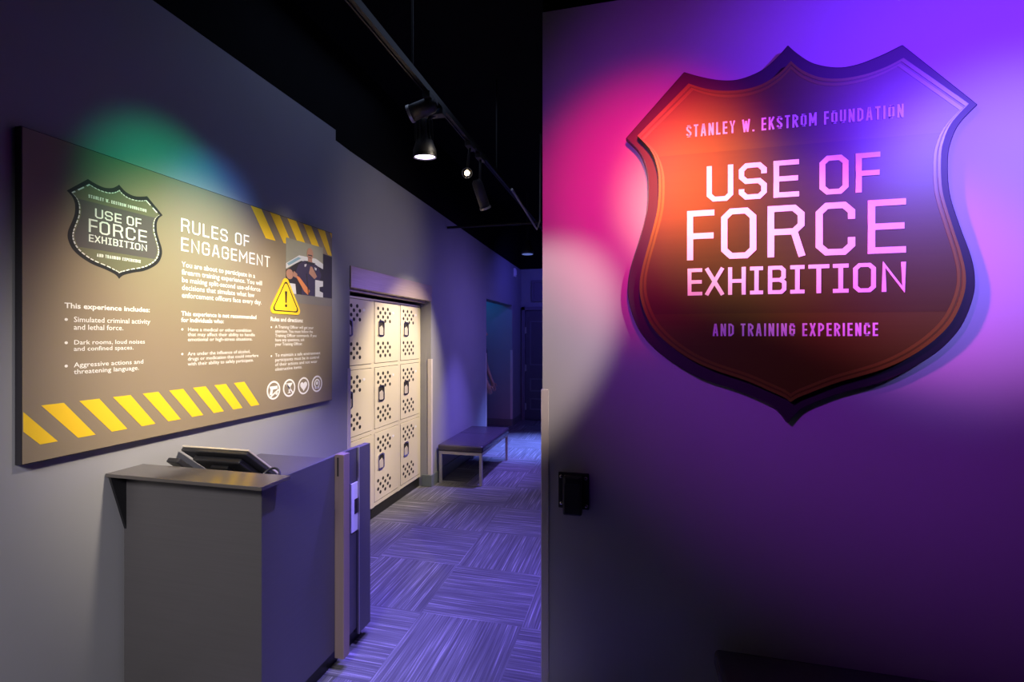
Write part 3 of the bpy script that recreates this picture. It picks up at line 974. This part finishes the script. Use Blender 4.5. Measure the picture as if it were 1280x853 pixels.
# ------------------------------------------------------------------ benches
def bench(label, x0, x1, y0, y1, hz, legs=True):
    t = thing('padded_bench', label, 'bench', ((x0 + x1) / 2, (y0 + y1) / 2, 0))
    cush = bx(x0, x1, y0, y1, hz - 0.075, hz)
    o = obj('cushion', cush, 'leather', t, smooth=True)
    b = o.modifiers.new('bevel', 'BEVEL')
    b.width = 0.022
    b.segments = 4
    i = 0.012
    bm = new()
    w = 0.030
    for (a, c, e, f) in ((x0 + i, x1 - i, y0 + i, y0 + i + w), (x0 + i, x1 - i, y1 - i - w, y1 - i), (x0 + i, x0 + i + w, y0 + i + w, y1 - i - w), (x1 - i - w, x1 - i, y0 + i + w, y1 - i - w)):
        box(bm, a, c, e, f, hz - 0.105, hz - 0.075)
    obj('rail_frame', bm, 'tube', t, bevel=0.002)
    for a in (x0 + i, x1 - i - w):
        for e in (y0 + i, y1 - i - w):
            obj('leg', bx(a, a + w, e, e + w, 0, hz - 0.105), 'tube', t, bevel=0.002)
    if (x1 - x0) < (y1 - y0):
        ym = (y0 + y1) / 2 + 0.1
        obj('seam', bx(x0 + 0.015, x1 - 0.015, ym - 0.002, ym + 0.002, hz - 0.01, hz + 0.0012), 'leather', t)
    return t


bench('black padded bench with pale metal legs against the corridor wall past the lockers', XL + 0.020, -1.545, 4.93, 6.08, 0.425)
bench('low dark padded bench under the big shield at the bottom edge of the view', 0.325, 1.50, 1.58, 2.13, 0.325)

# ------------------------------------------------------------------ ceiling track and lamps
XT, ZT = -1.10, 2.955
tk = thing('lighting_track', 'long black lighting track hanging below the dark ceiling along the corridor', 'lighting track', (XT, 4.0, ZT))
bm = bx(XT - 0.018, XT + 0.018, 0.6, 6.4, ZT, ZT + 0.030)
box(bm, XT - 0.018, XT - 0.010, 0.6, 6.4, ZT - 0.006, ZT)
box(bm, XT + 0.010, XT + 0.018, 0.6, 6.4, ZT - 0.006, ZT)
obj('rail', bm, 'rail', tk)
for y in (0.9, 2.3, 3.9, 6.1):
    obj('drop_rod', lathe(new(), [(0.006, ZT + 0.03), (0.006, 3.75)], Matrix.Translation((XT, y, 0)), 8), 'rail', tk)

# violet downlight
pl = thing('par_lamp', 'round lamp can with glowing violet lens hanging from the ceiling track', 'spotlight', (-1.2, 2.68, 2.68))
T = Matrix.Translation((-1.20, 2.68, 2.68)) @ Matrix.Rotation(0.10, 4, 'X')
obj('lamp_can', lathe(new(), [(0.066, 0.0), (0.068, 0.004), (0.068, 0.035), (0.058, 0.06), (0.040, 0.12), (0.036, 0.20), (0.030, 0.21)], T, 28), 'fixture', pl, smooth=True)
bm = new()
for k in range(12):
    A_ = T @ Matrix.Rotation(2 * PI * k / 12, 4, 'Z')
    box(bm, 0.034, 0.056, -0.0025, 0.0025, 0.085, 0.20, mtx=A_)
obj('cooling_fin', bm, 'fixture', pl)
obj('lens', lathe(new(), [(0.060, -0.004), (0.061, 0.006)], T, 28), 'lens_violet', pl)
obj('lens_ring', lathe(new(), [(0.070, -0.010), (0.070, 0.010), (0.063, 0.010), (0.063, -0.010), (0.070, -0.010)], T, 28, cap=False), 'rail', pl)
bm = tube(new(), [(-1.20, 2.69, 2.88), (-1.16, 2.69, 2.915), (XT, 2.69, 2.93), (XT, 2.69, 2.955)], 0.012)
obj('stem', bm, 'fixture', pl, smooth=True)
ad = obj('track_adapter', bx(XT - 0.165, XT + 0.02, 2.66, 2.72, 2.912, 2.948), 'fixture', pl, bevel=0.004)
obj('status_light', lathe(new(), [(0.007, 0), (0.007, 0.006)], Matrix.Translation((XT - 0.02, 2.654, 2.945)) @ Matrix.Rotation(PI / 2, 4, 'X'), 12), 'led_blue', pl)
spot('violet_lamp_beam', (-1.20, 2.675, 2.665), (-0.80, 2.75, 0.0), 560, (0.19, 0.13, 1.0), 84, 0.7, 0.05)


def track_head(name, label, loc, target, lens, n=24, length=0.17, r=0.042, lr=.88):
    loc, target = V(loc), V(target)
    q = (target - loc).to_track_quat('Z', 'Y').to_matrix().to_4x4()
    T = Matrix.Translation(loc) @ q
    t = thing(name, label, 'spotlight', loc)
    obj('lamp_barrel', lathe(new(), [(r * .6, -length), (r * .95, -length + 0.02), (r, -length + 0.05), (r, 0), (r * .9, 0), (r * .9, -0.02)], T, n, cap=False), 'fixture', t, smooth=True)
    obj('lens', lathe(new(), [(r * lr, -0.022), (r * lr, -0.016)], T, n), lens, t)
    obj('rim_ring', lathe(new(), [(r * 1.08, -0.012), (r * 1.08, 0.004), (r * .95, 0.004), (r * .95, -0.012), (r * 1.08, -0.012)], T, n, cap=False), 'tube', t)
    back = T @ V((0, 0, -length * .6))
    bm = tube(new(), [back, (back.x * .5 + XT * .5, back.y, (back.z + ZT) / 2 + 0.02), (XT, back.y, ZT - 0.02)], 0.009)
    obj('yoke', bm, 'fixture', t, smooth=True)
    obj('track_adapter', bx(XT - 0.022, XT + 0.022, back.y - 0.06, back.y + 0.06, ZT - 0.035, ZT), 'fixture', t, bevel=0.003)
    return t


track_head('track_spotlight', 'track spotlight with bright warm bulb facing the viewer', (-1.10, 3.155, 2.725), (-0.40, 1.2, 2.0), 'lens_warm', r=0.034, length=0.13, lr=.5)
track_head('track_spotlight', 'dark cylindrical track spotlight aimed down past the warm bulb', (-1.08, 3.52, 2.575), (-0.98, 3.80, 2.1), 'screen', r=0.040, length=0.22)
track_head('track_spotlight', 'black track spotlight angled at the lockers beside the violet lamp', (-1.22, 2.52, 2.86), (-2.0, 2.45, 2.6), 'screen', r=0.045, length=0.16)
rl = thing('hanging_rail', 'thin bare metal rod slanting below the corridor ceiling', 'rod', (-0.95, 4.6, 2.75))
obj('rod', tube(new(), [(-0.98, 3.95, 2.84), (-0.98, 5.05, 2.74)], 0.010), 'tube', rl)
obj('end_hook', tube(new(), [(-0.98, 5.05, 2.74), (-0.97, 5.07, 2.77), (-0.95, 5.06, 2.83), (-0.94, 5.05, 3.75)], 0.008), 'tube', rl)
cp = thing('ceiling_pipe', 'dark cross pipe running level under the corridor ceiling', 'pipe', (-1.3, 5.2, 2.84))
obj('pipe', tube(new(), [(-2.07, 5.25, 2.86), (-0.41, 5.25, 2.86)], 0.014), 'rail', cp)
obj('coupling', tube(new(), [(-1.3, 5.25, 2.86), (-1.2, 5.25, 2.86)], 0.019), 'rail', cp)
dl = thing('par_lamp', 'small far lamp can with dim blue lens near the end of the corridor', 'spotlight', (-1.45, 7.0, 2.80))
T = Matrix.Translation((-1.50, 7.0, 2.82))
obj('lamp_can', lathe(new(), [(0.09, 0), (0.092, 0.05), (0.05, 0.14), (0.04, 0.2)], T, 20), 'fixture', dl, smooth=True)
obj('lens', lathe(new(), [(0.082, -0.004), (0.082, 0.004)], T, 20), 'lens_blue', dl)
obj('stem', tube(new(), [(-1.50, 7.0, 3.0), (-1.50, 7.0, 3.75)], 0.012), 'fixture', dl)
al = thing('wall_alarm', 'tiny white alarm strip high on the far end of the left wall', 'alarm', (XL, 8.55, 2.76))
obj('housing', bx(XL, XL + 0.03, 8.50, 8.60, 2.69, 2.84), 'white', al, bevel=0.005)
obj('strobe', bx(XL + 0.03, XL + 0.045, 8.53, 8.57, 2.72, 2.81), 'latch', al, bevel=0.003)

# ------------------------------------------------------------------ person in the side opening
PX, PY = -2.310, 7.25


def skin_obj(name, verts, edges, m, parent, root=0, sub=2):
    me = bpy.data.meshes.new(name)
    me.from_pydata([v[:3] for v in verts], edges, [])
    me.materials.append(M[m])
    o = bpy.data.objects.new(name, me)
    COL.objects.link(o)
    o.modifiers.new('skin', 'SKIN')
    if not me.skin_vertices:
        bpy.context.view_layer.update()
    for i, v in enumerate(verts):
        r = v[3] if isinstance(v[3], tuple) else (v[3], v[3])
        me.skin_vertices[0].data[i].radius = r
        me.skin_vertices[0].data[i].use_root = (i == root)
    s = o.modifiers.new('sub', 'SUBSURF')
    s.levels = s.render_levels = sub
    o.parent = parent
    for p in me.polygons:
        p.use_smooth = True
    return o


pn = thing('person', 'person in dark clothes half hidden in the side doorway past the bench', 'person', (PX, PY, 0))
vs, es = [], []


def add(p, r, link=None):
    vs.append((p[0], p[1], p[2], r))
    i = len(vs) - 1
    if link is not None:
        es.append((link, i))
    return i


# local frame: faces +X (towards the corridor); y is sideways
pel = add((0, 0, 0.96), (0.10, 0.14))
wai = add((0, 0, 1.10), (0.09, 0.125), pel)
che = add((0.01, 0, 1.30), (0.11, 0.15), wai)
nck0 = add((0, 0, 1.45), (0.06, 0.07), che)
nck = add((0.015, 0, 1.52), (0.050, 0.050), nck0)
jaw = add((0.035, 0, 1.575), (0.065, 0.055), nck)
hed = add((0.03, 0, 1.66), (0.088, 0.072), jaw)
crn = add((0.02, 0, 1.73), (0.075, 0.062), hed)
nos = add((0.122, 0, 1.625), (0.012, 0.010), hed)
for sd in (1, -1):
    sh_ = add((0, sd * 0.17, 1.41), (0.055, 0.055), che)
    elb = add((0.05, sd * 0.225, 1.14), (0.040, 0.040), sh_)
    wr = add((0.14, sd * 0.230, 0.91), (0.026, 0.024), elb)
    pm = add((0.165, sd * 0.230, 0.83), (0.036, 0.018), wr)
    for k, (dx, ln) in enumerate(((0.030, 0.068), (0.010, 0.080), (-0.010, 0.074), (-0.028, 0.058))):
        a = add((0.170 + dx, sd * 0.230, 0.795), (0.009, 0.009), pm)
        b = add((0.178 + dx * 1.1, sd * 0.224, 0.795 - ln * .55), (0.008, 0.008), a)
        add((0.178 + dx * 1.1, sd * 0.206, 0.795 - ln), (0.007, 0.007), b)
    a = add((0.212, sd * 0.225, 0.845), (0.010, 0.010), pm)
    add((0.230, sd * 0.216, 0.805), (0.008, 0.008), a)
    hp_ = add((0, sd * 0.09, 0.90), (0.085, 0.085), pel)
    kn = add((0.015, sd * 0.10, 0.50), (0.055, 0.055), hp_)
    an = add((-0.01, sd * 0.10, 0.10), (0.036, 0.036), kn)
    add((0.12, sd * 0.11, 0.035), (0.035, 0.025), an)
skin_obj('body', vs, es, 'skin', pn)
sv = [(0, 0, 0.93, (.125, .165)), (0, 0, 1.10, (.112, .150)), (0.01, 0, 1.30, (.128, .170)), (0, 0, 1.44, (.085, .10)),
      (0, .17, 1.405, (.068, .068)), (.03, .212, 1.22, (.058, .058)), (0, -.17, 1.405, (.068, .068)), (.03, -.212, 1.22, (.058, .058))]
skin_obj('shirt', sv, [(0, 1), (1, 2), (2, 3), (2, 4), (4, 5), (2, 6), (6, 7)], 'shirt', pn)
tv = [(0, 0, .97, (.118, .150)), (0, .09, .88, (.10, .10)), (.015, .10, .50, (.072, .072)), (-.01, .10, .10, (.060, .060)),
      (0, -.09, .88, (.10, .10)), (.015, -.10, .50, (.072, .072)), (-.01, -.10, .10, (.060, .060))]
skin_obj('trousers', tv, [(0, 1), (1, 2), (2, 3), (0, 4), (4, 5), (5, 6)], 'trousers', pn)
for sd in (1, -1):
    skin_obj('shoe', [(-.05, sd * .10, .05, (.05, .048)), (.05, sd * .105, .045, (.05, .044)), (.16, sd * .115, .036, (.046, .034))], [(0, 1), (1, 2)], 'shoe', pn)
bm = new()
bmesh.ops.create_uvsphere(bm, u_segments=20, v_segments=12, radius=1)
for v in bm.verts:
    x, y, z = v.co
    v.co = V((-0.005 + 0.105 * x, 0.088 * y, 1.685 + 0.105 * z))
bmesh.ops.delete(bm, geom=[f for f in bm.faces if f.calc_center_median().x > 0.045 and f.calc_center_median().z < 1.735 or f.calc_center_median().z < 1.60], context='FACES')
me_o = obj('hair', bm, 'hair', None, smooth=True)
me_o.parent = pn
pn.rotation_euler = (0, 0, math.radians(8))
